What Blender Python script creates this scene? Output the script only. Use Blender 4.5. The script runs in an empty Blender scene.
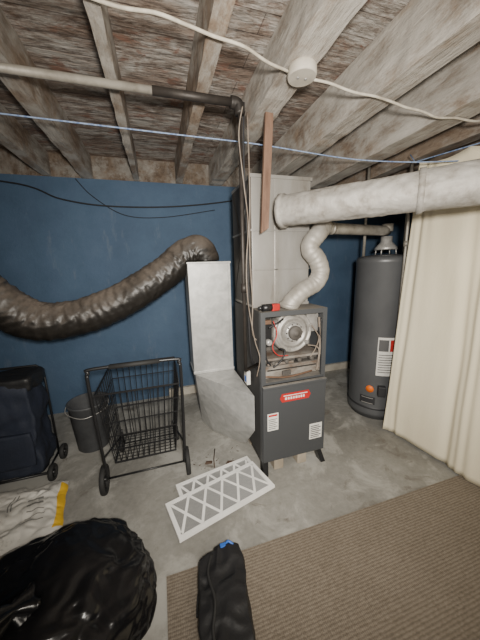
import bpy, math, random, bmesh
from mathutils import Vector, Matrix, noise
random.seed(4)
C=bpy.context.scene.collection
V=Vector
# ------------------------------------------------------------ materials
def nodes(name):
    m=bpy.data.materials.new(name); m.use_nodes=True
    nt=m.node_tree; return m,nt,nt.nodes["Principled BSDF"]
def link(nt,a,b): nt.links.new(a,b)
def noise_fac(nt,scale,stretch=(1,1,1),detail=6,rough=.6,dist=0.,coord='Object'):
    tc=nt.nodes.new("ShaderNodeTexCoord"); mp=nt.nodes.new("ShaderNodeMapping")
    mp.inputs["Scale"].default_value=stretch
    n=nt.nodes.new("ShaderNodeTexNoise"); n.inputs["Scale"].default_value=scale
    n.inputs["Detail"].default_value=detail; n.inputs["Roughness"].default_value=rough; n.inputs["Distortion"].default_value=dist
    link(nt,tc.outputs[coord],mp.inputs[0]); link(nt,mp.outputs[0],n.inputs["Vector"])
    return n.outputs["Fac"]
def ramp(nt,fac,stops):
    r=nt.nodes.new("ShaderNodeValToRGB"); e=r.color_ramp.elements
    while len(e)<len(stops): e.new(.5)
    for i,(p,c) in enumerate(stops): e[i].position=p; e[i].color=(*c,1)
    link(nt,fac,r.inputs[0]); return r.outputs[0]
def mix(nt,fac,a,b,mode='MIX'):
    m=nt.nodes.new("ShaderNodeMix"); m.data_type='RGBA'; m.blend_type=mode
    if isinstance(fac,(int,float)): m.inputs[0].default_value=fac
    else: link(nt,fac,m.inputs[0])
    for s,k in ((a,6),(b,7)):
        if isinstance(s,tuple): m.inputs[k].default_value=(*s,1)
        else: link(nt,s,m.inputs[k])
    return m.outputs[2]
def bump(nt,b,h,strength=.3,dist=.01):
    bp=nt.nodes.new("ShaderNodeBump"); bp.inputs["Strength"].default_value=strength; bp.inputs["Distance"].default_value=dist
    link(nt,h,bp.inputs["Height"]); link(nt,bp.outputs[0],b.inputs["Normal"])
def mat(name,stops,scale=6,stretch=(1,1,1),rough=.6,metal=0,bmp=.15,bscale=None,coat=0,detail=6,dist=0):
    m,nt,b=nodes(name)
    if isinstance(stops[0],(int,float)): stops=[(.35,tuple(x*.82 for x in stops)),(.65,tuple(stops))]
    f=noise_fac(nt,scale,stretch,detail,dist=dist)
    link(nt,ramp(nt,f,stops),b.inputs["Base Color"])
    b.inputs["Roughness"].default_value=rough; b.inputs["Metallic"].default_value=metal
    if coat: b.inputs["Coat Weight"].default_value=coat
    if bmp: bump(nt,b,noise_fac(nt,bscale or scale*3,stretch,5),bmp,.006)
    return m
def m_wall():
    m,nt,b=nodes("blue_wall_paint")
    c=ramp(nt,noise_fac(nt,1.6,detail=8,rough=.65),[(.3,(.040,.076,.132)),(.55,(.058,.104,.174)),(.8,(.082,.132,.205))])
    s=ramp(nt,noise_fac(nt,9,(1,1,.25),detail=8,rough=.7),[(.60,(0,0,0)),(.78,(1,1,1))])
    c=mix(nt,s,c,(.12,.155,.205)); link(nt,c,b.inputs["Base Color"]); b.inputs["Roughness"].default_value=.75
    bump(nt,b,noise_fac(nt,5,detail=10,rough=.7),.5,.02); return m
def m_floor():
    m,nt,b=nodes("stained_concrete")
    c=ramp(nt,noise_fac(nt,1.3,detail=9,rough=.62,dist=.4),[(.3,(.18,.173,.155)),(.5,(.28,.272,.248)),(.7,(.38,.37,.34))])
    f=ramp(nt,noise_fac(nt,26,detail=8,rough=.7),[(.3,(.6,.6,.58)),(.7,(1,1,1))])
    c=mix(nt,.65,c,f,'MULTIPLY')
    d=ramp(nt,noise_fac(nt,3.1,detail=7,rough=.65,dist=.5),[(.50,(0,0,0)),(.60,(1,1,1))])
    c=mix(nt,d,c,mix(nt,.6,c,(.45,.44,.405)))
    e=ramp(nt,noise_fac(nt,5,detail=8,rough=.72,dist=.6),[(.32,(1,1,1)),(.42,(0,0,0))])
    c=mix(nt,e,c,(.15,.135,.115))
    link(nt,c,b.inputs["Base Color"]); b.inputs["Roughness"].default_value=.75
    bump(nt,b,noise_fac(nt,18,detail=8,rough=.7),.25,.01); return m
def m_deck():
    m,nt,b=nodes("old_subfloor_boards")
    tc=nt.nodes.new("ShaderNodeTexCoord")
    br=nt.nodes.new("ShaderNodeTexBrick"); br.inputs["Scale"].default_value=1
    br.inputs["Brick Width"].default_value=2.9; br.inputs["Row Height"].default_value=.105; br.inputs["Mortar Size"].default_value=.003; br.inputs["Mortar Smooth"].default_value=.6
    br.inputs["Color1"].default_value=(.18,.13,.10,1); br.inputs["Color2"].default_value=(.28,.225,.185,1); br.inputs["Mortar"].default_value=(.07,.05,.04,1)
    link(nt,tc.outputs["Object"],br.inputs["Vector"])
    w=ramp(nt,noise_fac(nt,3.0,(1,2.2,1),detail=10,rough=.78,dist=.4),[(.45,(0,0,0)),(.57,(1,1,1))])
    wc=ramp(nt,noise_fac(nt,7,(1,2,1),detail=8),[(.3,(.31,.285,.255)),(.7,(.48,.455,.42))])
    c=mix(nt,w,br.outputs["Color"],wc)
    k=ramp(nt,noise_fac(nt,13,(.8,1.8,1),detail=9,rough=.78),[(.38,(.36,.30,.26)),(.52,(1,1,1))])
    c=mix(nt,.85,c,k,'MULTIPLY')
    r=ramp(nt,noise_fac(nt,5,(1,1.6,1),detail=8,rough=.75,dist=.4),[(.55,(0,0,0)),(.62,(.8,.8,.8))])
    c=mix(nt,r,c,(.20,.098,.066))
    mo=nt.nodes.new("ShaderNodeMath"); mo.operation='MULTIPLY'; mo.inputs[1].default_value=.7; link(nt,br.outputs["Fac"],mo.inputs[0])
    c=mix(nt,mo.outputs[0],c,(.075,.052,.04))
    link(nt,c,b.inputs["Base Color"]); b.inputs["Roughness"].default_value=.9
    bump(nt,b,noise_fac(nt,12,(.6,2.5,1),detail=8),.8,.025); return m
def m_joist(name,white,mott=.6,lum=1):
    m,nt,b=nodes(name)
    c=ramp(nt,noise_fac(nt,5,(6,.6,3),detail=8,rough=.7),[(.3,(.17*lum,.118*lum,.082*lum)),(.65,(.32*lum,.25*lum,.187*lum))])
    w=ramp(nt,noise_fac(nt,2.8,(1.4,.8,1.4),detail=10,rough=.72,dist=.3),[(.49-white,(0,0,0)),(.62-white,(1,1,1))])
    wc=ramp(nt,noise_fac(nt,6,(2,.6,2),detail=8),[(.3,(.31*lum,.285*lum,.25*lum)),(.7,(.49*lum,.46*lum,.415*lum))])
    c=mix(nt,w,c,wc)
    k=ramp(nt,noise_fac(nt,7,(1.5,.5,1.5),detail=9,rough=.76),[(.38,(.48,.38,.31)),(.50,(1,1,1))])
    c=mix(nt,mott,c,k,'MULTIPLY')
    link(nt,c,b.inputs["Base Color"]); b.inputs["Roughness"].default_value=.85
    bump(nt,b,noise_fac(nt,16,(3,.6,2),detail=8),.7,.014); return m
def m_rug():
    m,nt,b=nodes("ribbed_brown_rug")
    tc=nt.nodes.new("ShaderNodeTexCoord")
    w=nt.nodes.new("ShaderNodeTexWave"); w.bands_direction='Y'; w.inputs["Scale"].default_value=24; w.inputs["Distortion"].default_value=3; w.inputs["Detail"].default_value=4; w.inputs["Detail Scale"].default_value=6
    w2=nt.nodes.new("ShaderNodeTexWave"); w2.bands_direction='X'; w2.inputs["Scale"].default_value=40; w2.inputs["Distortion"].default_value=5; w2.inputs["Detail"].default_value=3
    link(nt,tc.outputs["Object"],w.inputs["Vector"]); link(nt,tc.outputs["Object"],w2.inputs["Vector"])
    c=ramp(nt,w.outputs["Fac"],[(.1,(.185,.155,.122)),(.7,(.255,.218,.175))])
    c=mix(nt,.3,c,ramp(nt,w2.outputs["Fac"],[(.2,(.68,.65,.6)),(.7,(1,1,1))]),'MULTIPLY')
    c=mix(nt,.7,c,ramp(nt,noise_fac(nt,70,detail=6,rough=.7),[(.35,(.65,.62,.58)),(.6,(1,1,1))]),'MULTIPLY')
    c=mix(nt,.6,c,ramp(nt,noise_fac(nt,2.2,detail=8,rough=.7),[(.3,(.72,.7,.67)),(.65,(1,1,1))]),'MULTIPLY')
    link(nt,c,b.inputs["Base Color"]); b.inputs["Roughness"].default_value=.95
    mm=nt.nodes.new("ShaderNodeMath"); mm.operation='ADD'; link(nt,w.outputs["Fac"],mm.inputs[0]); link(nt,w2.outputs["Fac"],mm.inputs[1])
    bump(nt,b,mm.outputs[0],.3,.004); return m
def m_dusty(name,base,dust,rough,lo=.1,hi=.75,coat=0,metal=0,nscale=9,bmp=.5,nlo=.35,nhi=.6):
    m,nt,b=nodes(name)
    g=nt.nodes.new("ShaderNodeNewGeometry"); s=nt.nodes.new("ShaderNodeSeparateXYZ"); link(nt,g.outputs["Normal"],s.inputs[0])
    mr=nt.nodes.new("ShaderNodeMapRange"); mr.inputs[1].default_value=lo; mr.inputs[2].default_value=hi; link(nt,s.outputs[2],mr.inputs[0])
    n=ramp(nt,noise_fac(nt,nscale,detail=7,rough=.7),[(nlo,(.12,.12,.12)),(nhi,(1,1,1))])
    mu=nt.nodes.new("ShaderNodeMath"); mu.operation='MULTIPLY'; link(nt,mr.outputs[0],mu.inputs[0]); link(nt,n,mu.inputs[1])
    c=mix(nt,mu.outputs[0],base,dust); link(nt,c,b.inputs["Base Color"]); b.inputs["Metallic"].default_value=metal
    rr=nt.nodes.new("ShaderNodeMapRange"); rr.inputs[3].default_value=rough; rr.inputs[4].default_value=.9; link(nt,mu.outputs[0],rr.inputs[0]); link(nt,rr.outputs[0],b.inputs["Roughness"])
    if coat: b.inputs["Coat Weight"].default_value=coat
    bump(nt,b,noise_fac(nt,22,detail=5),bmp,.008); return m
M={}
M['wall']=m_wall(); M['floor']=m_floor(); M['deck']=m_deck(); M['rug']=m_rug()
M['joist']=m_joist("whitewashed_joist_wood",.02,.75); M['joistw']=m_joist("plastered_joist_wood",.08,.7); M['joistb']=m_joist("dark_rim_joist_wood",.04,.85,.6); M['joistp']=m_joist("pale_plastered_beam",.12,.6)  # joistb: joist mix in a darker tone for the band above the wall
M['flex']=m_dusty("black_plastic_sleeve",(.016,.014,.012),(.20,.165,.135),.40,-.15,.95,0,0,4,.3,.3,.65)
M['bag']=mat("glossy_black_plastic",(.008,.008,.009),4,rough=.25,bmp=.3,bscale=8)
M['galv']=mat("galvanized_sheet",[(.3,(.37,.372,.36)),(.5,(.46,.46,.445)),(.72,(.55,.545,.53))],16,rough=.45,metal=.35,bmp=.1,dist=.5)
M['galvd']=mat("stained_galvanized_sheet",[(.28,(.16,.135,.11)),(.42,(.285,.27,.245)),(.62,(.335,.325,.305)),(.8,(.40,.39,.37))],7,(1,1,.3),rough=.42,metal=.5,bmp=.12,bscale=4,detail=9,dist=.2)
M['galvdark']=mat("dark_duct_side",(.085,.080,.074),6,rough=.6,metal=.3)  # darker galvanized tone for the plenum's side panel
M['wrap']=mat("aluminized_duct_wrap",[(.34,(.19,.172,.148)),(.5,(.285,.27,.245)),(.8,(.37,.355,.33))],14,(1,1,1),rough=.65,metal=.2,bmp=.8,bscale=30,detail=9,dist=.2)
M['flue']=mat("dull_aluminium_pipe",[(.3,(.23,.21,.18)),(.6,(.37,.35,.315))],12,rough=.55,metal=.3,bmp=.2)
M['furn']=m_dusty("dark_grey_enamel",(.056,.059,.063),(.20,.18,.155),.5,.3,.95,0,.1,6,.1,.3,.55)
M['furnside']=mat("shade_black_side",(.028,.027,.027),6,rough=.7)  # furnace enamel with the shade on its side put into the colour
M['furn2']=mat("grey_furnace_sheet",[(.3,(.04,.036,.032)),(.6,(.09,.082,.074))],7,rough=.7,metal=.2)
M['plate']=mat("rusty_light_sheet",[(.35,(.14,.10,.075)),(.5,(.22,.195,.17)),(.7,(.34,.32,.29))],9,(1,1,2),rough=.55,metal=.3)
M['dark']=mat("dark_slot",(.02,.018,.016),8,rough=.8)  # near-black strip drawn as the burner box slot
M['cast']=mat("cast_aluminium",[(.3,(.34,.33,.315)),(.7,(.55,.54,.52))],20,rough=.4,metal=.5)
M['castd']=mat("dusty_cast_housing",[(.3,(.22,.205,.185)),(.7,(.42,.405,.38))],14,rough=.5,metal=.5)
M['black']=mat("black_painted_metal",(.012,.012,.013),10,rough=.4,bmp=.05)
M['rubber']=mat("black_rubber",(.018,.018,.018),10,rough=.75)
M['blackpipe']=mat("black_iron_pipe",[(.3,(.016,.014,.013)),(.7,(.05,.042,.036))],12,rough=.55,metal=.4)
M['pipe']=mat("weathered_steel_pipe",[(.3,(.21,.19,.16)),(.6,(.37,.345,.30))],14,rough=.5,metal=.4)
M['copper']=mat("tarnished_copper",[(.3,(.12,.07,.045)),(.7,(.20,.12,.08))],12,rough=.5,metal=.5)
M['heater']=mat("grey_tank_enamel",(.105,.108,.113),3,rough=.4,metal=.15,bmp=.03)
M['heatd']=mat("dark_tank_trim",(.03,.03,.033),5,rough=.5)
M['white']=mat("white_paper_label",(.70,.685,.64),8,rough=.6,bmp=0)
M['ink']=mat("dark_ink",(.09,.09,.09),8,rough=.6,bmp=0)
M['red']=mat("red_label",(.44,.02,.018),8,rough=.5,bmp=0)
M['orange']=mat("orange_sticker",(.85,.17,.01),8,rough=.5,bmp=0)
M['curtain']=mat("cream_cotton",[(.3,(.72,.645,.47)),(.7,(.80,.73,.555))],2.5,(1,1,.4),rough=.9,bmp=.2,bscale=60)
M['paint']=mat("dirty_beige_paint",[(.3,(.31,.28,.23)),(.6,(.48,.445,.38))],7,rough=.7)
M['filt']=mat("white_cardboard",(.92,.91,.88),6,rough=.8,bmp=.05)
M['media']=mat("grey_pleated_media",(.36,.36,.355),40,(1,6,1),rough=.9)
M['navy']=mat("navy_polyester",(.010,.015,.030),12,rough=.75,bmp=.3,bscale=50)
M['cloth']=mat("black_nylon",(.012,.012,.013),10,rough=.55,bmp=.6,bscale=20)
M['blue']=mat("blue_plastic",(.03,.13,.50),10,rough=.45,bmp=0)
M['rope']=mat("blue_poly_rope",[(.35,(.10,.16,.32)),(.6,(.27,.35,.50))],60,rough=.8)
M['cord']=mat("dusty_white_cable",[(.35,(.33,.29,.23)),(.6,(.54,.50,.42))],14,rough=.8)
M['tan']=mat("dusty_tan_cable",[(.35,(.13,.10,.078)),(.6,(.22,.185,.15))],14,rough=.8)
M['wire']=mat("black_cable",(.012,.012,.014),10,rough=.6)
M['wood']=mat("raw_brown_board",[(.3,(.095,.052,.034)),(.7,(.20,.12,.08))],6,(5,5,.8),rough=.85,bmp=.5)
M['block']=mat("pale_wood_block",[(.3,(.26,.215,.16)),(.7,(.40,.35,.28))],8,rough=.8)
M['bucket']=mat("dark_grey_pail",[(.3,(.045,.047,.051)),(.7,(.08,.083,.088))],8,rough=.65,metal=.1)
M['sack']=mat("printed_white_sack",[(.34,(.40,.39,.36)),(.41,(.60,.58,.53)),(.7,(.70,.68,.63))],8,rough=.6,bmp=.4,bscale=14,dist=1)
M['faint']=mat("faint_grey_print",(.22,.215,.20),8,rough=.6)
M['yellow']=mat("yellow_print",(.74,.45,.03),8,rough=.6,bmp=.1)
M['stick']=mat("splintered_wood",(.07,.04,.025),8,rough=.8)
# ------------------------------------------------------------ builder
class B:
    def __init__(s): s.v=[];s.f=[];s.m=[];s.s=[]
    def add(s,vs,fs,m=0,sm=False,T=None):
        o=len(s.v)
        s.v+= [ (T@V(p) if T else V(p)) for p in vs]
        for f in fs: s.f.append([i+o for i in f]); s.m.append(m); s.s.append(sm)
        return s
    def box(s,x0,x1,y0,y1,z0,z1,m=0,T=None):
        vs=[(x,y,z) for z in (z0,z1) for y in (y0,y1) for x in (x0,x1)]
        return s.add(vs,[(0,2,3,1),(4,5,7,6),(0,1,5,4),(2,6,7,3),(0,4,6,2),(1,3,7,5)],m,False,T)
    def prism(s,poly,z0,z1,m=0,T=None):
        n=len(poly); vs=[(x,y,z0) for x,y in poly]+[(x,y,z1) for x,y in poly]
        return s.add(vs,[tuple(range(n))[::-1],tuple(range(n,2*n))]+[(i,(i+1)%n,(i+1)%n+n,i+n) for i in range(n)],m,False,T)
    def loft(s,a,b,m=0):
        n=len(a); return s.add(list(a)+list(b),[tuple(range(n))[::-1],tuple(range(n,2*n))]+[(i,(i+1)%n,(i+1)%n+n,i+n) for i in range(n)],m)
    def hull(s,pts,m=0):
        bm=bmesh.new()
        for p in pts: bm.verts.new(p)
        bmesh.ops.convex_hull(bm,input=bm.verts[:])
        bmesh.ops.dissolve_limit(bm,angle_limit=.02,verts=bm.verts[:],edges=bm.edges[:])
        bm.verts.ensure_lookup_table(); bm.verts.index_update()
        s.add([v.co.copy() for v in bm.verts],[[v.index for v in f.verts] for f in bm.faces],m); bm.free(); return s
    def lathe(s,prof,c=(0,0,0),axis=(0,0,1),seg=32,m=0,sm=True,close=True):
        q=V((0,0,1)).rotation_difference(V(axis)).to_matrix().to_4x4(); T=Matrix.Translation(V(c))@q
        vs=[];fs=[]
        for r,z in prof:
            for k in range(seg): a=2*math.pi*k/seg; vs.append((r*math.cos(a),r*math.sin(a),z))
        for i in range(len(prof)-1):
            for k in range(seg): k2=(k+1)%seg; fs.append((i*seg+k,i*seg+k2,(i+1)*seg+k2,(i+1)*seg+k))
        s.add(vs,fs,m,sm,T)
        if close:
            s.f.append([len(s.v)-len(vs)+k for k in range(seg)][::-1]); s.m.append(m); s.s.append(False)
            s.f.append([len(s.v)-seg+k for k in range(seg)]); s.m.append(m); s.s.append(False)
        return s
    def tube(s,pts,r,seg=8,m=0,smooth=True,sub=0,closed=False,rf=None,off=None):
        P=[V(p) for p in pts]
        if sub: P=spline(P,sub)
        n=len(P); vs=[];fs=[]
        t0=(P[1]-P[0]).normalized(); up=V((0,0,1)) if abs(t0.z)<.9 else V((1,0,0))
        nrm=(up-t0*up.dot(t0)).normalized(); tp=t0; L=0
        for i,p in enumerate(P):
            if closed: t=(P[(i+1)%n]-P[i-1]).normalized()
            else: t=(P[min(i+1,n-1)]-P[max(i-1,0)]).normalized()
            nrm=(tp.rotation_difference(t)@nrm); nrm=(nrm-t*nrm.dot(t)).normalized(); tp=t
            bi=t.cross(nrm)
            if i: L+=(P[i]-P[i-1]).length
            for k in range(seg):
                a=2*math.pi*k/seg
                if isinstance(r,list):
                    q=i/(n-1)*(len(r)-1); i0=min(int(q),len(r)-2); rr=r[i0]+(r[i0+1]-r[i0])*(q-i0)
                else: rr=r
                if rf: rr*=rf(L,a,p)
                vs.append(p+(nrm*math.cos(a)+bi*math.sin(a))*rr)
        for i in range(n if closed else n-1):
            for k in range(seg):
                j=(i+1)%n; k2=(k+1)%seg; fs.append((i*seg+k,i*seg+k2,j*seg+k2,j*seg+k))
        if not closed: fs.append(tuple(range(seg))[::-1]); fs.append(tuple((n-1)*seg+k for k in range(seg)))
        return s.add(vs,fs,m,smooth)
    def patch(s,c,r,a0,a1,z0,z1,m=0,n=8,th=.002):
        vs=[];fs=[]
        for i in range(n+1):
            a=math.radians(a0+(a1-a0)*i/n)
            for rr in (r,r+th):
                for z in (z0,z1): vs.append((c[0]+rr*math.cos(a),c[1]+rr*math.sin(a),z))
        for i in range(n):
            o=i*4; p=o+4
            fs+=[(o+2,p+2,p+3,o+3),(o,o+1,p+1,p),(o+1,o+3,p+3,p+1),(o,p,p+2,o+2)]
        fs+=[(0,2,3,1),(n*4,n*4+1,n*4+3,n*4+2)]
        return s.add(vs,fs,m)
    def done(s,name,mats,parent=None,bev=0,label=None):
        me=bpy.data.meshes.new(name)
        o=bpy.data.objects.new(name,me)
        if parent is None:
            xs=[v.x for v in s.v]; ys=[v.y for v in s.v]; zs=[v.z for v in s.v]
            org=V(((min(xs)+max(xs))/2,(min(ys)+max(ys))/2,min(zs)))
        else: org=W[parent.name]
        me.from_pydata([tuple(v-org) for v in s.v],[],s.f)
        for k in (mats if isinstance(mats,list) else [mats]): me.materials.append(M[k])
        for p,mi,sm in zip(me.polygons,s.m,s.s): p.material_index=mi; p.use_smooth=sm
        me.update(); C.objects.link(o)
        W[o.name]=org
        if parent is None: o.location=org
        else: o.parent=parent
        if bev:
            md=o.modifiers.new("bevel",'BEVEL'); md.width=bev; md.segments=2; md.limit_method='ANGLE'
        if label: o["label"]=label
        return o
W={}
def spline(P,sub):
    out=[];n=len(P)
    for i in range(n-1):
        p0=P[max(i-1,0)];p1=P[i];p2=P[i+1];p3=P[min(i+2,n-1)]
        for k in range(sub):
            t=k/sub; out.append(.5*((2*p1)+(p2-p0)*t+(2*p0-5*p1+4*p2-p3)*t*t+(3*p1-p0-3*p2+p3)*t**3))
    out.append(P[-1]); return out
def thing(name,loc,label,cat,group=None):
    e=bpy.data.objects.new(name,None); e.location=V(loc); e.empty_display_size=.1; C.objects.link(e)
    W[e.name]=V(loc); tag(e,label,cat,group); return e
def tag(o,label,cat,group=None):
    o["label"]=label; o["category"]=cat
    if group: o["group"]=group
    return o
def struct(o): o["kind"]="structure"; return o
def lerpn(a,b_,n): return [a.lerp(b_,i/n) for i in range(n+1)]
# ------------------------------------------------------------ shell
D=2.82; H=2.38; JB=2.19
struct(B().box(-2.6,3.6,-1.6,D+.1,-.08,0).done("floor",'floor'))
struct(B().box(-2.6,3.6,-1.6,D+.1,H,H+.08).done("ceiling",'deck'))
struct(B().box(-2.6,3.6,D,D+.1,0,JB-.005).done("wall_back",'wall'))
struct(B().box(-2.6,3.6,D+.02,D+.1,JB-.005,H).done("trim_1",'joistb'))
struct(B().box(-2.7,-2.6,-1.6,D+.1,0,H).done("wall_left",'wall'))
struct(B().box(3.6,3.7,-1.6,D+.1,0,H).done("wall_right",'wall'))
struct(B().box(-2.6,3.6,-1.7,-1.6,0,H).done("wall_front",'wall'))
struct(B().box(.0,3.6,D-.035,D,0,.085).done("baseboard_back",'paint'))
js=[(-1.64,.05,'joist',0),(-1.25,.05,'joistw',0),(-.88,.07,'joistw',0),(-.57,.085,'joistw',0),(-.145,.045,'joistw',0),(.235,.06,'joist',0),(.565,.125,'joistp',.0),(1.02,.12,'joistp',.05),(1.44,.15,'joistp',.09),(1.95,.10,'joist',.04),(2.4,.05,'joist',0),(2.8,.05,'joist',0)]
for i,(x,w,k,dz0) in enumerate(js):
    b=B(); n=60; vs=[];fs=[]
    zb_=JB-dz0; y1_=D+.02 if dz0==0 else D-.002
    for j in range(n+1):
        y=-1.6+(y1_+1.6)*j/n
        dx=.010*noise.noise(V((x*5,y*1.5,0)))+.006*noise.noise(V((x*5,y*14,0))); dz=.010*noise.noise(V((x*3,y*2,4)))+.006*noise.noise(V((x*3,y*15,4)))
        dx2=.008*noise.noise(V((x*5,y*11,9)))
        vs+=[(x+dx,y,zb_+dz),(x+w+dx2,y,zb_+dz*.6),(x+w,y,H-.002),(x,y,H-.002)]
    for j in range(n):
        a=j*4;c=a+4
        fs+=[(a,a+1,c+1,c),(a+1,a+2,c+2,c+1),(a+2,a+3,c+3,c+2),(a+3,a,c,c+3)]
    fs+=[(0,3,2,1),(n*4,n*4+1,n*4+2,n*4+3)]
    b.add(vs,fs)
    o=b.done("ceiling_joist",k)
    lb={.565:"thick doubled wooden joist with flaking whitewash above the furnace",-.145:"narrow pale wooden joist under the subfloor boards",.235:"rough brown wooden joist with thin worn whitewash",1.44:"broad deep beam with stained grey plaster coating"}.get(x,"old wooden ceiling joist with patchy whitewash")
    tag(o,lb,"ceiling beam","joists across the basement ceiling")
b=B(); b.box(-.085,1.9,-1.2,1.01,.001,.011); o=b.done("area_rug",'rug'); tag(o,"brown ribbed woven rug lying on the concrete floor","rug")
# ------------------------------------------------------------ furnace
F=thing("furnace",(.79,1.7,0),"dark grey gas furnace with its upper door removed, on wooden blocks","furnace")
X0,X1,Y0,Y1,Z0,Z1=.550,1.005,1.42,1.97,.11,1.12
b=B(); t=.012
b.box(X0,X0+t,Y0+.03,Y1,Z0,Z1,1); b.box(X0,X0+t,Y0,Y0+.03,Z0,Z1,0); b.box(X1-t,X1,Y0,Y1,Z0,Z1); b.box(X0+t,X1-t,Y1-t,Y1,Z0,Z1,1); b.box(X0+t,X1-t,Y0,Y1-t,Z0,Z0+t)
b.box(X0+t,X1-t,Y0,Y1-t,Z1-.03,Z1); b.box(X0+t,X1-t,Y0+.005,Y1-t,.655,.67)
b.box(X0+t,X0+.03,Y0,Y0+.012,.67,Z1-.03); b.box(X1-.03,X1-t,Y0,Y0+.012,.67,Z1-.03)
b.done("cabinet",['furn','furnside'],F)
b=B(); b.box(X0+t,X1-t,1.60,1.615,.67,Z1-.03); b.done("inner_panel",'furn2',F)
B().box(X0+.002,X1-.002,Y0-.022,Y0-.001,Z0+.01,.655).box(X0+.002,X1-.002,Y0-.03,Y0-.022,.635,.655).done("lower_door",'furn',F,.004)
yl=Y0-.0225
def flat(b,x0,x1,z0,z1,y,m=0,th=.0015): return b.box(x0,x1,y-th,y,z0,z1,m)
TN=Matrix(((1,0,0,0),(0,0,-1,yl),(0,1,0,0),(0,0,0,1)))
b=B(); b.prism([(.68,.535),(.87,.535),(.885,.562),(.87,.592),(.68,.592),(.665,.562)],0,.003,0,TN)
flat(b,.69,.86,.575,.580,yl-.003,1)
xx=.70
for w_ in (.014,.010,.012,.010,.014,.008,.012,.010):
    flat(b,xx,xx+w_,.550,.566,yl-.003,1); xx+=w_+.007
b.done("nameplate",['red','white'],F,label="red nameplate with white lettering")
b=B(); flat(b,.580,.655,.35,.47,yl)
flat(b,.587,.648,.45,.462,yl-.0015,1)
for i in range(6): flat(b,.587,.635+.012*(i%2),.362+.013*i,.366+.013*i,yl-.0015,2)
b.done("sticker",['white','red','ink'],F)
b=B(); flat(b,.885,.98,.22,.335,yl)
for i in range(7): flat(b,.893,.958+.014*(i%2),.23+.014*i,.236+.014*i,yl-.0015,2)
b.done("sticker",['white','red','ink'],F)
c=(.80,1.575,.965)
b=B()
b.lathe([(.135,0),(.14,.01),(.14,.08),(.133,.09),(.126,.092),(.120,.082),(.106,.082),(.102,.092),(.083,.094),(.078,.084),(.064,.084)],c,(0,-1,0),48)
b.box(.90,.985,1.49,1.58,.955,1.08)
b.loft([(.83,1.495,1.07),(.94,1.495,1.07),(.94,1.58,1.07),(.83,1.58,1.07)],[(.76,1.495,1.088),(.89,1.495,1.088),(.89,1.58,1.088),(.76,1.58,1.088)])
for k in range(6):
    a=math.pi*2*k/6+.3; b.box(-.012,.012,-.012,.012,0,.095,0,Matrix.Translation((c[0]+.135*math.cos(a),c[1],c[2]+.135*math.sin(a)*.85))@Matrix.Rotation(math.pi/2,4,'X'))
b.done("blower_housing",'castd',F)
b=B(); b.lathe([(.064,.07),(.064,.095),(.058,.107),(.05,.110)],c,(0,-1,0),40); b.lathe([(.046,.10),(.046,.122),(.038,.130),(.018,.132),(.016,.140),(.004,.141)],c,(0,-1,0),32,1)
for k in range(10):
    a=math.pi*2*k/10; b.lathe([(.005,0),(.005,.006)],(c[0]+.056*math.cos(a),c[1]-.107,c[2]+.056*math.sin(a)),(0,-1,0),6,1)
b.done("blower_motor",['cast','furn2'],F)
b=B(); b.box(.580,.655,1.50,1.60,.88,1.03,1); b.lathe([(.02,0),(.02,.05),(.01,.055)],(.62,1.50,.92),(0,-1,0),16,0); b.box(.59,.64,1.47,1.50,1.035,1.06,2)
b.done("gas_valve",['cast','black','copper'],F)
b=B(); b.box(.567,.985,1.44,1.60,.805,.820); b.box(.58,.97,1.47,1.60,.780,.805,1); b.box(.575,.98,1.445,1.50,.69,.765); b.box(.60,.95,1.442,1.446,.735,.745,2)
b.box(.575,.98,1.445,1.60,.765,.772,1); b.box(.60,.78,1.435,1.445,.775,.79); b.box(.70,.76,1.43,1.445,.70,.73,1)
for i in range(4): b.lathe([(.014,0),(.014,.04),(.009,.045)],(.64+.09*i,1.47,.79),(0,-1,0),16,1)
b.done("burner_box",['plate','furn2','dark'],F,.002)
for pts,rr,mk in (([(.70,1.47,.87),(.72,1.44,.86),(.69,1.435,.80),(.64,1.44,.76)],.006,'wire'),([(.60,1.48,1.0),(.582,1.43,.93),(.588,1.43,.83),(.62,1.435,.78)],.006,'wire'),([(.90,1.47,.87),(.95,1.43,.86),(.965,1.43,.78)],.004,'tan'),([(.72,1.47,1.06),(.68,1.44,1.05),(.61,1.44,1.02)],.006,'wire'),([(.93,1.48,1.0),(.96,1.44,.93),(.94,1.435,.86),(.90,1.435,.80)],.004,'tan'),([(.64,1.44,1.06),(.66,1.43,.98),(.63,1.43,.90),(.67,1.435,.84),(.74,1.435,.83)],.003,'red'),([(.98,1.44,1.05),(.955,1.43,.98),(.975,1.43,.90)],.005,'wire')):
    B().tube(pts,rr,7,0,sub=6).done("wire",mk,F)
B().tube([(.95,1.435,.70),(.965,1.43,.85),(.955,1.435,1.06)],.007,8,0,sub=6).done("gas_tube",'tan',F)
B().tube([(.58,1.435,.71),(.73,1.425,.69),(.91,1.43,.705)],.006,8,0,sub=6).done("gas_tube",'copper',F)
for (xa,xb,d) in ((.565,.60,-.01),(.965,1.0,.03)):
    b=B(); b.loft([(xa+d,Y0-.01,0),(xb+d,Y0-.01,0),(xb+d,Y0+.05,0),(xa+d,Y0+.05,0)],[(xa,Y0+.02,.11),(xb,Y0+.02,.11),(xb,Y0+.06,.11),(xa,Y0+.06,.11)])
    b.done("leg",'black',F)
for q in ((.61,.93,1.46,1.52,.075,.11),(.65,.72,1.45,1.60,0,.075),(.83,.90,1.45,1.60,0,.075),(.58,.98,1.75,1.92,0,.11)):
    B().box(*q).done("support_block",'block',F,.004,"pale wooden block under the furnace")
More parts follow.
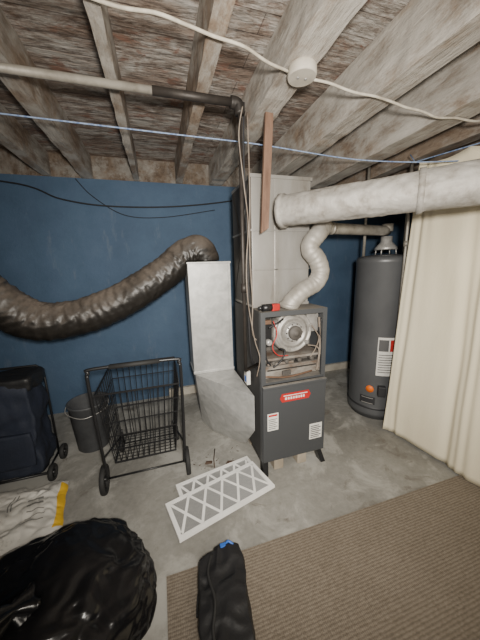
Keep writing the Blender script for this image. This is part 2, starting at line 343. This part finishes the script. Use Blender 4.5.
# plenum
P=thing("supply_plenum",(.77,1.8,1.12),"rust-stained galvanized plenum box standing on top of the furnace","duct")
b=B(); b.box(.57,.97,1.60,2.0,1.122,1.92,0); b.box(.56,.98,1.59,2.01,1.60,1.612,0); b.box(.565,.975,1.595,2.005,1.122,1.14); b.box(.562,.978,1.592,2.008,1.905,1.925)
b.box(.72,.745,1.595,1.60,1.14,1.905); b.box(.565,.975,1.595,1.60,1.36,1.368)
for z in (1.2,1.3,1.42,1.54,1.7,1.82):
    b.lathe([(.005,0),(.004,.003)],(.732,1.595,z),(0,-1,0),8)
b.done("plenum_body",'galvd',P,.002)
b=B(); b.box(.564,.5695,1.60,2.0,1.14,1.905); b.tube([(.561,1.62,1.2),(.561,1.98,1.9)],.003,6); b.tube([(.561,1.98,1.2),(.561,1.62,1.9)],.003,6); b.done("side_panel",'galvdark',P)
# return duct
R_=thing("return_duct",(.42,2.1,0),"upright galvanized sheet metal duct with an angled boot into the furnace","duct")
b=B(); b.box(.205,.53,2.0,2.24,.56,1.43); b.box(.20,.535,1.995,2.245,.552,.575); b.box(.20,.535,1.995,2.245,1.415,1.43); b.box(.505,.512,1.994,2.0,.575,1.415); b.done("duct_riser",'galv',R_,.003)
b=B(); b.hull([(.21,2.0,.552),(.53,2.0,.552),(.53,2.24,.552),(.21,2.24,.552),(.225,2.01,.40),(.27,2.2,0),(.34,2.02,0),(.50,1.82,0),(.546,1.76,.02),(.546,1.54,.27),(.546,1.54,.53),(.546,2.3,0)])
b.done("duct_boot",'galv',R_,.003)
b=B(); b.box(.505,.53,1.57,1.63,.605,.70,0); b.box(.503,.505,1.585,1.615,.62,.66,1); b.done("switch_box",['white','blue'],R_)
# flex duct
pts=[(.365,2.118,1.437),(.365,2.118,1.46),(.31,2.12,1.515),(.20,2.13,1.475),(.03,2.12,1.345),(-.27,2.1,1.17),(-.56,2.08,1.07),(-.80,2.06,1.07),(-.98,2.05,1.19),(-1.14,2.04,1.40),(-1.3,2.05,1.8),(-1.42,2.1,2.05)]
def rf(L,a,p):
    n1=noise.noise(V((L*4,math.cos(a)*1.2,math.sin(a)*1.2))); n2=1-2*abs(noise.noise(V((L*20+math.cos(a)*2,math.cos(a)*1.3,math.sin(a)*1.3)))); n3=1-2*abs(noise.noise(V((L*36-math.sin(a)*5,math.cos(a)*3,math.sin(a)*3))))
    n4=1-2*abs(noise.noise(V((L*6+math.sin(a)*1.5,math.cos(a)*4,math.sin(a)*4+7))))
    g=min(1,L/.12)
    return 1+g*(.05*n1+.04*n2+.022*n3+.018*n4+.014*math.sin(L*100+4*n1))
b=B(); b.tube(pts,[.098,.102,.110,.114,.116,.118,.12,.125,.13,.135,.14,.14],72,0,sub=38,rf=rf)
for v in b.v:
    if v.x>.18 and v.z<1.437 and v.y>1.99: v.z=max(v.z,1.437) if v.x>.20 else v.z
o=b.done("flexible_duct",'flex'); tag(o,"large wrinkled black plastic-wrapped flexible duct, dusty on top","flexible duct")
# round duct
RD=thing("round_duct",(.97,1.13,1.6),"dirty silver-wrapped round duct hung below the joists","duct")
p0=V((.70,1.455,1.69)); dn=(V((1.22,.87,1.695))-p0).normalized(); p1=p0+dn*.66; p3=V((1.64,.42,1.71))
def rf2(L,a,p):
    return 1+.05*noise.noise(V((L*6,math.cos(a)*2,math.sin(a)*2)))+.04*(1-2*abs(noise.noise(V((L*13,math.cos(a)*2.2,math.sin(a)*2.2)))))+.015*(1-2*abs(noise.noise(V((L*30,math.cos(a)*4,math.sin(a)*4)))))
b=B(); b.tube(lerpn(p0,p1,100),.081,56,0,rf=rf2); b.done("duct_section",'wrap',RD)
b=B(); b.tube(lerpn(p1,p3,80),.084,56,0,rf=rf2); b.done("duct_section",'wrap',RD)
for k,rr in ((-.005,.090),(.645,.091)):
    q=p0+dn*k; B().tube([q,q+dn*.012,q+dn*.024],rr,40,0,rf=rf2).done("joint_band",'wrap',RD)
b=B(); Tm=Matrix.Translation((.598,1.455,1.60))@Matrix.Rotation(math.radians(3),4,'Y'); b.box(-.022,.022,0,.02,0,.578,0,Tm); b.hull([Tm@V(q) for q in ((-.022,0,0),(.022,0,0),(-.022,.02,0),(.022,.02,0),(-.022,0,-.03),(-.022,.02,-.03))])
o=b.done("hanging_board",'wood'); tag(o,"raw brown wooden board hanging from the joist beside the duct","wood board")
# flue
FP=thing("furnace_flue",(.83,1.52,1.12),"dull corrugated aluminium flue pipe curving up from the furnace","flue pipe")
b=B(); b.tube([(.78,1.515,1.125),(.80,1.51,1.16),(.87,1.5,1.225),(.955,1.495,1.27),(.99,1.49,1.34),(.965,1.495,1.42),(.925,1.505,1.47),(.925,1.505,1.52),(.98,1.51,1.58),(1.06,1.58,1.63),(1.12,1.70,1.645)],.056,24,0,sub=14,rf=lambda L,a,p:1+.018*math.sin(L*180)); b.tube([(.78,1.515,1.122),(.785,1.512,1.15)],.062,24,0)
b.done("flue_elbow",'flue',FP)
b=B(); b.tube(lerpn(V((1.08,1.74,1.645)),V((1.88,1.87,1.645)),14),.040,24); b.tube([(1.25,1.765,1.645),(1.27,1.768,1.645)],.044,24); b.tube([(1.88,1.87,1.64),(1.88,1.87,1.70)],.044,24);b.done("flue_run",'pipe',FP)
# ------------------------------------------------------------ heater
hc=(1.88,1.87); Wh=thing("water_heater",(1.88,1.87,0),"tall dark grey gas water heater with white and orange labels","water heater")
b=B(); r=.225
b.lathe([(r-.02,0),(r-.02,.03),(r,.035),(r+.003,.06),(r,.075),(r,1.38),(r+.003,1.385),(r+.003,1.41),(r-.01,1.43),(r-.04,1.44)],(*hc,0),seg=64); b.done("tank",'heater',Wh)
B().lathe([(r+.002,.10),(r+.005,.105),(r+.005,.115),(r+.002,.12)],(*hc,0),seg=64,close=False).done("tank_band",'heatd',Wh)
B().lathe([(r-.04,1.44),(.09,1.452),(.01,1.454)],(*hc,0),seg=48).done("tank_top",'heatd',Wh)
b=B(); b.lathe([(.09,1.49),(.085,1.51),(.045,1.555),(.045,1.60)],(*hc,0),seg=32)
for k in range(4): a=math.pi/2*k+.4; b.tube([(hc[0]+.085*math.cos(a),hc[1]+.085*math.sin(a),1.45),(hc[0]+.08*math.cos(a),hc[1]+.08*math.sin(a),1.50)],.005,6)
b.done("draft_hood",'cast',Wh)
b=B(); b.patch(hc,r+.001,225,270,.43,.77,0)
b.patch(hc,r+.003,227,246,.65,.75,1,4); b.patch(hc,r+.003,249,267,.65,.75,2,4)
for i in range(8): b.patch(hc,r+.003,228,266-4*(i%3),.46+.022*i,.466+.022*i,1,6)
b.done("instruction_label",['white','ink','red'],Wh)
a=math.radians(216); q=V((hc[0]+(r+.002)*math.cos(a),hc[1]+(r+.002)*math.sin(a),.295)); B().lathe([(.034,0),(.034,.003),(.001,.0035)],q,(math.cos(a),math.sin(a),0),8).done("round_sticker",'orange',Wh)
b=B(); b.patch(hc,r+.001,196,228,.15,.22,0); b.patch(hc,r+.003,200,224,.155,.16,1); b.patch(hc,r+.003,200,224,.205,.21,1); b.done("access_cover",['heatd','cast'],Wh)
B().patch(hc,r+.001,262,290,1.24,1.34,0).done("red_tag",'red',Wh)
B().box(-.03,.03,-.05,.0,-.045,.045,0,Matrix.Translation((hc[0]+r*math.cos(math.radians(238)),hc[1]+r*math.sin(math.radians(238)),.30))@Matrix.Rotation(math.radians(-32),4,'Z')).done("gas_control",'heatd',Wh,.005)
B().tube([(1.75,1.98,1.44),(1.75,1.98,2.18)],.012,10).done("water_pipe",'pipe',Wh)
B().tube([(1.98,1.78,1.44),(1.98,1.78,2.14)],.012,10).done("water_pipe",'pipe',Wh)
b=B(); b.tube([(1.80,1.605,.80),(1.80,1.605,1.72),(1.80,1.62,1.76),(1.80,1.66,1.78),(1.82,1.80,1.78)],.011,10); b.lathe([(.018,0),(.018,.04)],(1.80,1.605,1.5),seg=12); b.done("relief_pipe",'pipe',Wh)
# ------------------------------------------------------------ pipes & cables
GP=thing("gas_pipe",(.43,1.36,.7),"old steel pipe run under the joists turning down beside the furnace","pipe")
b=B(); b.tube([(-2.6,1.36,2.145),(.06,1.36,2.145)],.016,14); b.lathe([(.021,0),(.021,.05)],(-.62,1.36,2.145),(1,0,0),14); b.done("steel_run",'pipe',GP)
b=B(); b.tube([(.04,1.36,2.145),(.40,1.36,2.145)],.018,14); b.tube([(.39,1.36,2.145),(.425,1.36,2.14),(.435,1.36,2.10)],.026,14,0,sub=5); b.tube([(.433,1.36,2.13),(.433,1.365,.80)],.010,12)
b.lathe([(.017,0),(.017,.05)],(.433,1.36,1.25),seg=12); b.tube([(.433,1.365,.82),(.44,1.38,.795),(.546,1.46,.79)],.010,10)
b.done("black_iron_run",'blackpipe',GP)
B().tube([(.475,1.42,2.185),(.472,1.43,1.9),(.485,1.44,1.5),(.48,1.43,1.1),(.495,1.44,.85),(.543,1.47,.75)],.005,8,0,sub=8).done("tied_cable",'wire',GP)
B().tube([(.51,1.47,2.17),(.515,1.47,1.8),(.505,1.46,1.45),(.52,1.47,1.2),(.515,1.47,1.0),(.544,1.48,.94)],.004,8,0,sub=8).done("copper_tube",'tan',GP)
B().tube([(.44,1.335,2.12),(.42,1.34,2.0),(.44,1.345,1.8),(.46,1.345,1.6),(.445,1.345,1.4),(.45,1.345,1.2),(.49,1.36,.98),(.525,1.375,.86),(.51,1.39,.74)],.003,8,0,sub=8).done("tied_cable",'tan',GP)
JB_=thing("junction_box",(.638,1.14,2.15),"round dirty beige ceiling junction box on the doubled joist","junction box")
B().lathe([(.056,.0),(.060,.006),(.060,.03),(.05,.055)],(.638,1.14,2.15),seg=32).done("box_cover",'paint',JB_)
B().lathe([(.006,0),(.006,.003)],(.655,1.14,2.147),seg=10).done("screw",'cast',JB_)
B().lathe([(.006,0),(.006,.003)],(.62,1.14,2.147),seg=10).done("screw",'cast',JB_)
def wob(pts,amp,seed):
    P=spline([V(p) for p in pts],10)
    return [p+V((0,amp*noise.noise(p*5+V((seed,0,0))),amp*.6*noise.noise(p*6+V((0,seed,0))))) for p in P]
o=B().tube(wob([(.70,1.14,2.16),(.85,1.13,2.14),(1.06,1.13,2.125),(1.24,1.12,2.10),(1.50,1.12,2.088),(1.98,1.11,2.13),(2.3,1.1,2.17)],.025,3),.0055,8).done("ceiling_cable",'cord'); tag(o,"dusty white electrical cable stapled across joists away from the junction box","cable","white cables under the joists")
o=B().tube(wob([(.575,1.14,2.165),(.45,1.09,2.15),(.27,1.045,2.172),(.08,1.03,2.16),(-.12,1.025,2.172),(-.35,.96,2.15),(-.53,.90,2.172),(-1.2,.7,2.165),(-2.0,.6,2.17)],.03,8),.0055,8).done("ceiling_cable",'cord'); tag(o,"dusty white electrical cable with kinks, crossing several joists","cable","white cables under the joists")
o=B().tube([(-2.59,1.6,2.13),(-1.5,1.58,2.10),(-.65,1.575,2.085),(.1,1.57,2.075),(.6,1.57,2.07),(1.2,1.55,2.035),(1.50,1.38,1.98),(1.72,1.24,1.955)],.0035,8,0,sub=8).done("clothesline",'rope'); tag(o,"blue and white rope strung below the joists towards the curtain","rope")
o=B().tube([(-2.55,2.78,2.15),(-1.16,2.79,2.12),(-.75,2.79,2.0),(-.37,2.79,1.955),(.2,2.79,1.97),(.81,2.79,2.05),(1.1,2.79,2.15)],.006,8,0,sub=8).done("wall_cable",'wire'); tag(o,"slack black cable sagging along the top of the blue wall","cable","black wires on the blue wall")
o=B().tube([(-.62,2.79,2.17),(-.5,2.79,2.03),(-.25,2.79,1.88),(.1,2.79,1.87),(.6,2.79,1.95)],.003,6,0,sub=8).done("wall_cable",'wire'); tag(o,"thin black wire drooping on the blue wall","cable","black wires on the blue wall")
# tool on furnace
TL=thing("power_drill",(.62,1.46,1.12),"small red and black power tool lying on the furnace","tool")
B().tube([(.57,1.44,1.145),(.63,1.45,1.145)],.022,16).tube([(.545,1.435,1.145),(.57,1.44,1.145)],.012,12).done("tool_body",'black',TL)
B().box(-.03,.03,-.022,.022,0,.042,0,Matrix.Translation((.655,1.46,1.121))@Matrix.Rotation(.3,4,'Z')).done("battery",'red',TL,.006)
# ------------------------------------------------------------ curtain
b=B(); ny,nz=160,50; vs=[];fs=[]
for i in range(ny+1):
    s=i/ny; y=1.53-1.35*s
    for j in range(nz+1):
        t=j/nz; zt=2.05-.10*s-.03*abs(math.sin(s*math.pi*4.3)); z=.015+(zt-.015)*t
        amp=.009+.013*(1-t)**1.2
        ph=s*30+4.0*noise.noise(V((s*5,t*1.0,0)))
        x=1.76+.03*s+amp*math.sin(ph)*(.5+1.1*noise.noise(V((s*6,0,5))))+.004*math.sin(ph*2.7+t*3)+.05*(1-t)*noise.noise(V((s*3,t,2)))+.01*noise.noise(V((s*9,t*4,8)))
        yy=y+.03*(1-t)*(1-s)-.0
        if s<.08: x-=.07*(1-t)**2*(1-s/.08)
        vs.append((x,yy,z))
for i in range(ny):
    for j in range(nz):
        a=i*(nz+1)+j; fs.append((a,a+nz+1,a+nz+2,a+1))
b.add(vs,fs,0,True)
CU=thing("curtain",(1.75,.85,0),"long cream cotton curtain hanging in soft folds beside the water heater","curtain")
o=b.done("curtain_cloth",'curtain',CU); md=o.modifiers.new("thick",'SOLIDIFY'); md.thickness=.003
B().tube([(1.755,1.60,2.12),(1.76,1.56,2.06),(1.775,.9,2.0),(1.79,.2,1.96),(1.80,-.1,2.12)],.004,6).done("curtain_cord",'rope',CU)
# ------------------------------------------------------------ cart
K=thing("shopping_cart",(-.19,1.8,0),"black folding wire shopping cart with a loop handle and wheels","cart")
xa,xb=-.43,.07; yf,yb=1.60,2.02
b=B()
b.tube([(xa+.01,yf+.03,.09),(xa,yf+.02,.30),(xa-.01,yf-.005,.76),(xa,yf-.01,.82),(xa+.03,yf-.01,.845),(xb-.03,yf-.01,.845),(xb,yf-.01,.82),(xb+.01,yf-.005,.76),(xb,yf+.02,.30),(xb-.01,yf+.03,.09)],.010,10,0,sub=5)
b.tube([(xa,yf+.03,.09),(xb,yf+.03,.09)],.006,8)
b.tube([(xa+.06,yb,.055),(xa+.06,yb-.04,.20)],.007,8); b.tube([(xb-.06,yb,.055),(xb-.06,yb-.04,.20)],.007,8); b.tube([(xa+.05,yb,.055),(xb-.05,yb,.055)],.005,8)
b.tube([(xa,yf+.02,.24),(xa+.06,yb-.04,.16)],.006,8); b.tube([(xb,yf+.02,.24),(xb-.06,yb-.04,.16)],.006,8)
b.done("frame",'black',K)
B().tube([(xa+.11,yf-.01,.845),(xb-.11,yf-.01,.845)],.014,12).done("handle_grip",'rubber',K)
b=B(); zb,zt=.17,.67
def rect(z):
    t=(z-zb)/(zt-zb)
    return (xa+.060-.052*t, xb-.060+.052*t, yf+.06-.045*t, yb-.07+.19*t)
def ring(z,rr):
    x0,x1,y0,y1=rect(z); b.tube([(x0,y0,z),(x1,y0,z),(x1,y1,z),(x0,y1,z),(x0,y0,z)],rr,6,0,False)
for z in (zb,.27,.37,.47,.57,zt): ring(z,.0065 if z in (zb,zt) else .0034)
xA,xB,yA,yB=rect(zb); xC,xD,yC,yD=rect(zt)
for i in range(12):
    u=i/11
    b.tube([(xC+(xD-xC)*u,yC,zt),(xA+(xB-xA)*u,yA,zb),(xA+(xB-xA)*u,yB,zb),(xC+(xD-xC)*u,yD,zt)],.0028,5,0,False)
for i in range(1,9):
    u=i/9
    b.tube([(xC,yC+(yD-yC)*u,zt),(xA,yA+(yB-yA)*u,zb),(xB,yA+(yB-yA)*u,zb),(xD,yC+(yD-yC)*u,zt)],.0028,5,0,False)
b.done("basket",'black',K)
def wheel(b,c,r,w):
    b.lathe([(r-.018,-w),(r-.004,-w),(r,-w*.5),(r,w*.5),(r-.004,w),(r-.018,w),(r-.018,-w)],c,(1,0,0),28,1,close=False)
    b.lathe([(.014,-w*1.3),(.014,w*1.3)],c,(1,0,0),12,0)
    for k in range(8):
        a=math.pi*2*k/8; b.tube([c,(c[0],c[1]+(r-.015)*math.cos(a),c[2]+(r-.015)*math.sin(a))],.0025,5,0)
for c,r_ in (((xa-.01,yf+.03,.09),.09),((xb+.01,yf+.03,.09),.09),((xa+.04,yb,.055),.055),((xb-.04,yb,.055),.055)):
    b=B(); wheel(b,c,r_,.014); b.done("wheel",['black','rubber'],K)
# bucket
BK=thing("bucket",(-.62,2.18,0),"plain dark grey bucket standing behind the cart","bucket")
B().lathe([(.11,0),(.115,.005),(.140,.37),(.147,.375),(.147,.39),(.139,.39),(.11,.02),(.0,.018)],(-.62,2.18,0),seg=40,close=False).done("bucket_body",'bucket',BK)
B().tube([(-.766,2.18,.38),(-.755,2.10,.34),(-.62,2.02,.32),(-.485,2.10,.34),(-.474,2.18,.38)],.003,6,0,sub=6).done("bucket_handle",'cast',BK)
# ------------------------------------------------------------ navy trolley bag
TB=thing("trolley_bag",(-1.04,1.95,0),"navy fabric shopping trolley bag on small wheels","bag")
def softbox(b,x0,x1,y0,y1,z0,z1,m=0,n=14,amp=.015,seed=0,top=0,fold=0,wr=0):
    vs=[];idx={};fs=[]
    def P(i,j,k):
        key=(i,j,k)
        if key in idx: return idx[key]
        u,v,w=[q/n*2-1 for q in key]
        sx,sy,sz=(1-.10*abs(v)**4*.5-.04*abs(w)**4-fold*abs(v*w)),(1-.10*abs(u)**4*.5-.04*abs(w)**4-fold*abs(u*w)),(1-.04*abs(u)**4-.04*abs(v)**4-fold*abs(u*v))
        p=V(((x0+x1)/2+u*(x1-x0)/2*sx,(y0+y1)/2+v*(y1-y0)/2*sy,(z0+z1)/2+w*(z1-z0)/2*sz))
        d=noise.noise_vector(p*6+V((seed,0,0)))*amp+noise.noise_vector(p*17+V((seed,3,0)))*amp*.4
        if wr:
            f=1-2*abs(noise.noise(p*14+noise.noise_vector(p*8)*.8+V((seed,5,1)))); d+=V((u,v,w)).normalized()*wr*f
        p+=d; p.z=max(p.z,z0)
        idx[key]=len(vs); vs.append(p); return idx[key]
    for a in range(n):
        for c in range(n):
            for e in (0,n):
                q=[P(e,a,c),P(e,a+1,c),P(e,a+1,c+1),P(e,a,c+1)]; fs.append(q if e else q[::-1])
                q=[P(a,e,c),P(a+1,e,c),P(a+1,e,c+1),P(a,e,c+1)]; fs.append(q if not e else q[::-1])
                q=[P(a,c,e),P(a+1,c,e),P(a+1,c+1,e),P(a,c+1,e)]; fs.append(q if e else q[::-1])
    return b.add(vs,fs,m,True)
b=B(); softbox(b,-1.30,-.83,1.83,2.06,.09,.72,seed=2,n=28,amp=.028,wr=.006); b.done("bag_body",'navy',TB)
b=B(); softbox(b,-1.26,-.86,1.805,1.84,.16,.40,seed=7,n=12,amp=.01); b.done("front_pocket",'navy',TB)
b=B(); softbox(b,-1.31,-.82,1.82,2.08,.66,.75,seed=5,n=18,amp=.022); b.done("flap",'cloth',TB)
b=B(); b.tube([(-1.28,2.09,.06),(-1.28,2.09,.72),(-1.24,2.09,.75),(-.88,2.09,.75),(-.84,2.09,.72),(-.84,2.09,.06)],.008,8,0); b.tube([(-1.28,2.09,.07),(-1.28,1.84,.07),(-.83,1.84,.07),(-.83,2.09,.07)],.009,8,0); b.done("frame",'black',TB)
for c in ((-.805,1.86,.055),(-.805,2.08,.055),(-1.305,1.86,.055),(-1.305,2.08,.055)):
    b=B(); wheel(b,c,.055,.014); b.done("wheel",['black','rubber'],TB)
# sack
S=thing("plastic_sack",(-.85,1.6,0),"crumpled off-white plastic sack with a yellow edge, flat on the floor","sack")
def sheet(b,q,nx,ny,zf,m=0,mf=None):
    vs=[];fs=[];A0,B0,C0,D0=[V((*p,0)) for p in q]
    for i in range(nx+1):
        for j in range(ny+1):
            u,v=i/nx,j/ny
            p=A0.lerp(B0,u).lerp(D0.lerp(C0,u),v); p.x+=.03*noise.noise(V((u*4,v*4,1))); p.y+=.03*noise.noise(V((u*4,v*4,7)))
            p.z=zf(u,v); vs.append(p)
    base=len(b.f)
    for i in range(nx):
        for j in range(ny):
            a=i*(ny+1)+j; fs.append((a,a+ny+1,a+ny+2,a+1))
    b.add(vs,fs,m,True)
    if mf:
        k=base
        for i in range(nx):
            for j in range(ny): b.m[k]=mf(i/nx,j/ny); k+=1
def zf(u,v):
    e=min(u,1-u,v,1-v); return .006+.03*min(1,e*7)**.6*(1+.8*noise.noise(V((u*4,v*5,0))))+.018*abs(noise.noise(V((u*9,v*8,3))))*min(1,e*10)
b=B(); sheet(b,[(-1.15,1.30),(-.63,1.42),(-.70,1.80),(-1.2,1.84)],80,70,zf,0,lambda u,v: 1 if (u>.90 and .05<v<.9) or (.2<u<.32 and .1<v<.5) else (2 if (.62<u<.80 and .25<v<.7 and int(v*46)%4==0) or (.4<u<.5 and .5<v<.8 and int(u*90)%3==0) else 0))
b.done("sack_body",['sack','yellow','faint'],S)
# trash bag
G=thing("garbage_bag",(-.5,1.0,0),"full glossy black plastic garbage bag slumped on the floor","garbage bag")
def blob(name,c,r,parent,matn,sub=5,amp=.16,seed=0,fold=.05,rot=0):
    bm=bmesh.new(); bmesh.ops.create_icosphere(bm,subdivisions=sub,radius=1)
    R=Matrix.Rotation(rot,3,'Z')
    b=B(); vs=[]
    for v in bm.verts:
        n=v.co.normalized(); k=1+amp*noise.noise(n*1.4+V((seed,0,0)))
        f=1-abs(noise.noise(n*2.2+V((seed,5,0))))*2; k+=fold*.8*f
        w=noise.noise_vector(n*2.5)*1.0
        f=1-abs(noise.noise(n*5+w*1.2+V((seed,9,0))))*2; k+=fold*.45*f
        d=noise.voronoi(n*3.2+w*.6+V((seed,2,0)))[0]; k+=fold*.7*min(.6,d[1]-d[0])
        p=V((n.x*r[0],n.y*r[1],n.z*r[2]))*k; p=R@p
        p+=V(c); p.z=max(p.z,.004+.004*noise.noise(p*20)); vs.append(p)
    fs=[[v.index for v in f.verts] for f in bm.faces]; bm.free()
    b.add(vs,fs,0,True); return b.done(name,matn,parent)
blob("bag_body",(-.515,.98,.09),(.36,.31,.145),G,'bag',6,.16,3,.085,.2)
b=B(); b.tube([(-.56,.90,.235),(-.58,.88,.265),(-.62,.85,.27)],[.06,.02,.05],24,0,sub=5,rf=lambda L,a,p:1+.25*math.sin(a*5)); b.done("tied_neck",'bag',G)
# pouch
PB=thing("black_pouch",(.16,.78,.011),"black nylon pouch with small blue clips lying on the rug","pouch")
b=B(); softbox(b,.06,.255,.58,.985,.012,.115,seed=11,n=46,amp=.016,fold=.03,wr=.010)
softbox(b,.13,.215,.97,1.02,.012,.085,seed=13,n=14,amp=.010,fold=.1)
for v in b.v: v.x-=(.95-v.y)*.12
b.done("pouch_body",'cloth',PB)
B().tube([(.19,.985,.108),(.205,.99,.122),(.225,.975,.112)],.006,8,0,sub=4).done("clip",'blue',PB)
B().box(.165,.195,.975,.995,.105,.118,0).done("buckle",'blue',PB,.003)
B().tube([(.12,.96,.115),(.09,.88,.13),(.10,.78,.132),(.075,.69,.125),(.09,.60,.12)],.006,8,0,sub=6).done("strap",'rubber',PB)
B().tube([(.12,.99,.05),(.07,.95,.02),(.045,.89,.018),(.03,.82,.018)],.006,8,0,sub=6).done("strap",'rubber',PB)
# ------------------------------------------------------------ filters
def filt(name,org,ang,L,Wd,z,label):
    T=Matrix.Translation((org[0],org[1],z))@Matrix.Rotation(ang,4,'Z')
    E=thing(name,(org[0],org[1],z),label,"air filter","pleated furnace filters")
    e=.022; th=.019
    b=B()
    b.box(0,L,0,e,0,th,0,T); b.box(0,L,Wd-e,Wd,0,th,0,T); b.box(0,e,e,Wd-e,0,th,0,T); b.box(L-e,L,e,Wd-e,0,th,0,T); b.done("filter_frame",'filt',E)
    b=B(); n=5; st=(L-2*e)/n; w=.0075
    def strip(p,q):
        p=V(p);q=V(q); d=(q-p).normalized(); s_=V((-d.y,d.x,0))*w
        b.add([p-s_,q-s_,q+s_,p+s_,p-s_+V((0,0,.0015)),q-s_+V((0,0,.0015)),q+s_+V((0,0,.0015)),p+s_+V((0,0,.0015))],[(3,2,1,0),(4,5,6,7),(0,1,5,4),(1,2,6,5),(2,3,7,6),(3,0,4,7)],0,False,T)
    for i in range(n):
        xa_=e+i*st; xb_=xa_+st
        strip((xa_,e,th-.0015),(xb_,Wd-e,th-.0015)); strip((xa_,Wd-e,th-.0012),(xb_,e,th-.0012))
    b.done("cardboard_lattice",'filt',E)
    b=B(); vs=[];fs=[]; nn=120
    for i in range(nn+1):
        x=e+(L-2*e)*i/nn; zz=.0165 if i%2 else .010
        vs+=[(x,e,zz),(x,Wd-e,zz)]
    for i in range(nn): fs.append((2*i,2*i+2,2*i+3,2*i+1))
    b.add(vs,fs,0,False,T); b.done("pleated_media",'media',E)
filt("air_filter",(-.015,1.135),math.radians(15),.62,.25,.020,"white cardboard pleated air filter with diamond lattice, resting on another filter")
filt("air_filter",(.035,1.275),math.radians(11),.53,.25,.0,"white cardboard pleated air filter lying under the other filter")
o=B().loft([(.34,1.60,.0),(.45,1.585,.0),(.46,1.61,.0),(.35,1.625,.0)],[(.35,1.605,.02),(.43,1.595,.012),(.44,1.605,.012),(.36,1.618,.02)]).done("wood_scrap",'stick'); tag(o,"small dark broken piece of wood on the concrete","wood scrap")
o=B().loft([(.20,1.66,.0),(.25,1.65,.0),(.26,1.675,.0),(.21,1.68,.0)],[(.21,1.665,.012),(.24,1.655,.01),(.25,1.67,.01),(.215,1.675,.012)]).done("wood_scrap",'stick'); tag(o,"tiny dark wood chip on the concrete behind the filters","wood scrap")
o=B().tube([(.26,1.60,.006),(.27,1.68,.005),(.30,1.79,.006)],.004,6).done("stick",'stick'); tag(o,"thin dry twig on the concrete floor","stick")
b=B()
for i in range(44):
    x=random.uniform(.1,.5); y=random.uniform(1.6,1.8); s=random.uniform(.0015,.004)
    if i>18: x=random.uniform(-.1,1.5); y=random.uniform(2.0,2.7)
    if .18<x<1.05 and y>1.8: continue
    b.box(-s*2,s*2,-s*.5,s*.5,0,s*.7,0,Matrix.Translation((x,y,.0005))@Matrix.Rotation(random.uniform(0,3),4,'Z'))
o=b.done("floor_debris",['stick']); tag(o,"scattered crumbs of dirt and wood on the concrete floor","debris"); o["kind"]="stuff"
# ------------------------------------------------------------ camera & light
f,pit,roll,yaw=263.6,.2065,.0285,.290
Fw=V((math.sin(yaw)*math.cos(pit),math.cos(yaw)*math.cos(pit),-math.sin(pit))); R0=V((math.cos(yaw),-math.sin(yaw),0)); U0=R0.cross(Fw)
R2=R0*math.cos(roll)-U0*math.sin(roll); U2=U0*math.cos(roll)+R0*math.sin(roll)
cd=bpy.data.cameras.new("camera"); cd.sensor_fit='VERTICAL'; cd.sensor_height=36; cd.lens=f/640*36; cd.clip_start=.02
cam=bpy.data.objects.new("camera",cd); C.objects.link(cam)
mw=Matrix((( R2.x,U2.x,-Fw.x,0),(R2.y,U2.y,-Fw.y,0),(R2.z,U2.z,-Fw.z,1.4),(0,0,0,1))); cam.matrix_world=mw
bpy.context.scene.camera=cam
def area(name,loc,tgt,size,power,col):
    l=bpy.data.lights.new(name,'AREA'); l.size=size; l.energy=power; l.color=col
    o=bpy.data.objects.new(name,l); o.location=loc; o.rotation_euler=(V(tgt)-V(loc)).to_track_quat('-Z','Y').to_euler(); C.objects.link(o); return o
# phone flash: a lamp with a forward beam, plus a warm room lamp behind
l=bpy.data.lights.new("flash",'SPOT'); l.energy=300; l.shadow_soft_size=.05; l.color=(1,.945,.86); l.spot_size=math.radians(128); l.spot_blend=1
o=bpy.data.objects.new("flash",l); o.location=(.05,-.12,1.50); o.rotation_euler=V((.34,1.0,-.15)).to_track_quat('-Z','Y').to_euler(); C.objects.link(o)
area("room_lamp",(.2,-1.0,1.7),(.5,1.8,1.2),1.2,32,(1,.92,.79))
w=bpy.data.worlds.new("world"); bpy.context.scene.world=w; w.use_nodes=True
w.node_tree.nodes["Background"].inputs[0].default_value=(.5,.55,.6,1); w.node_tree.nodes["Background"].inputs[1].default_value=.15
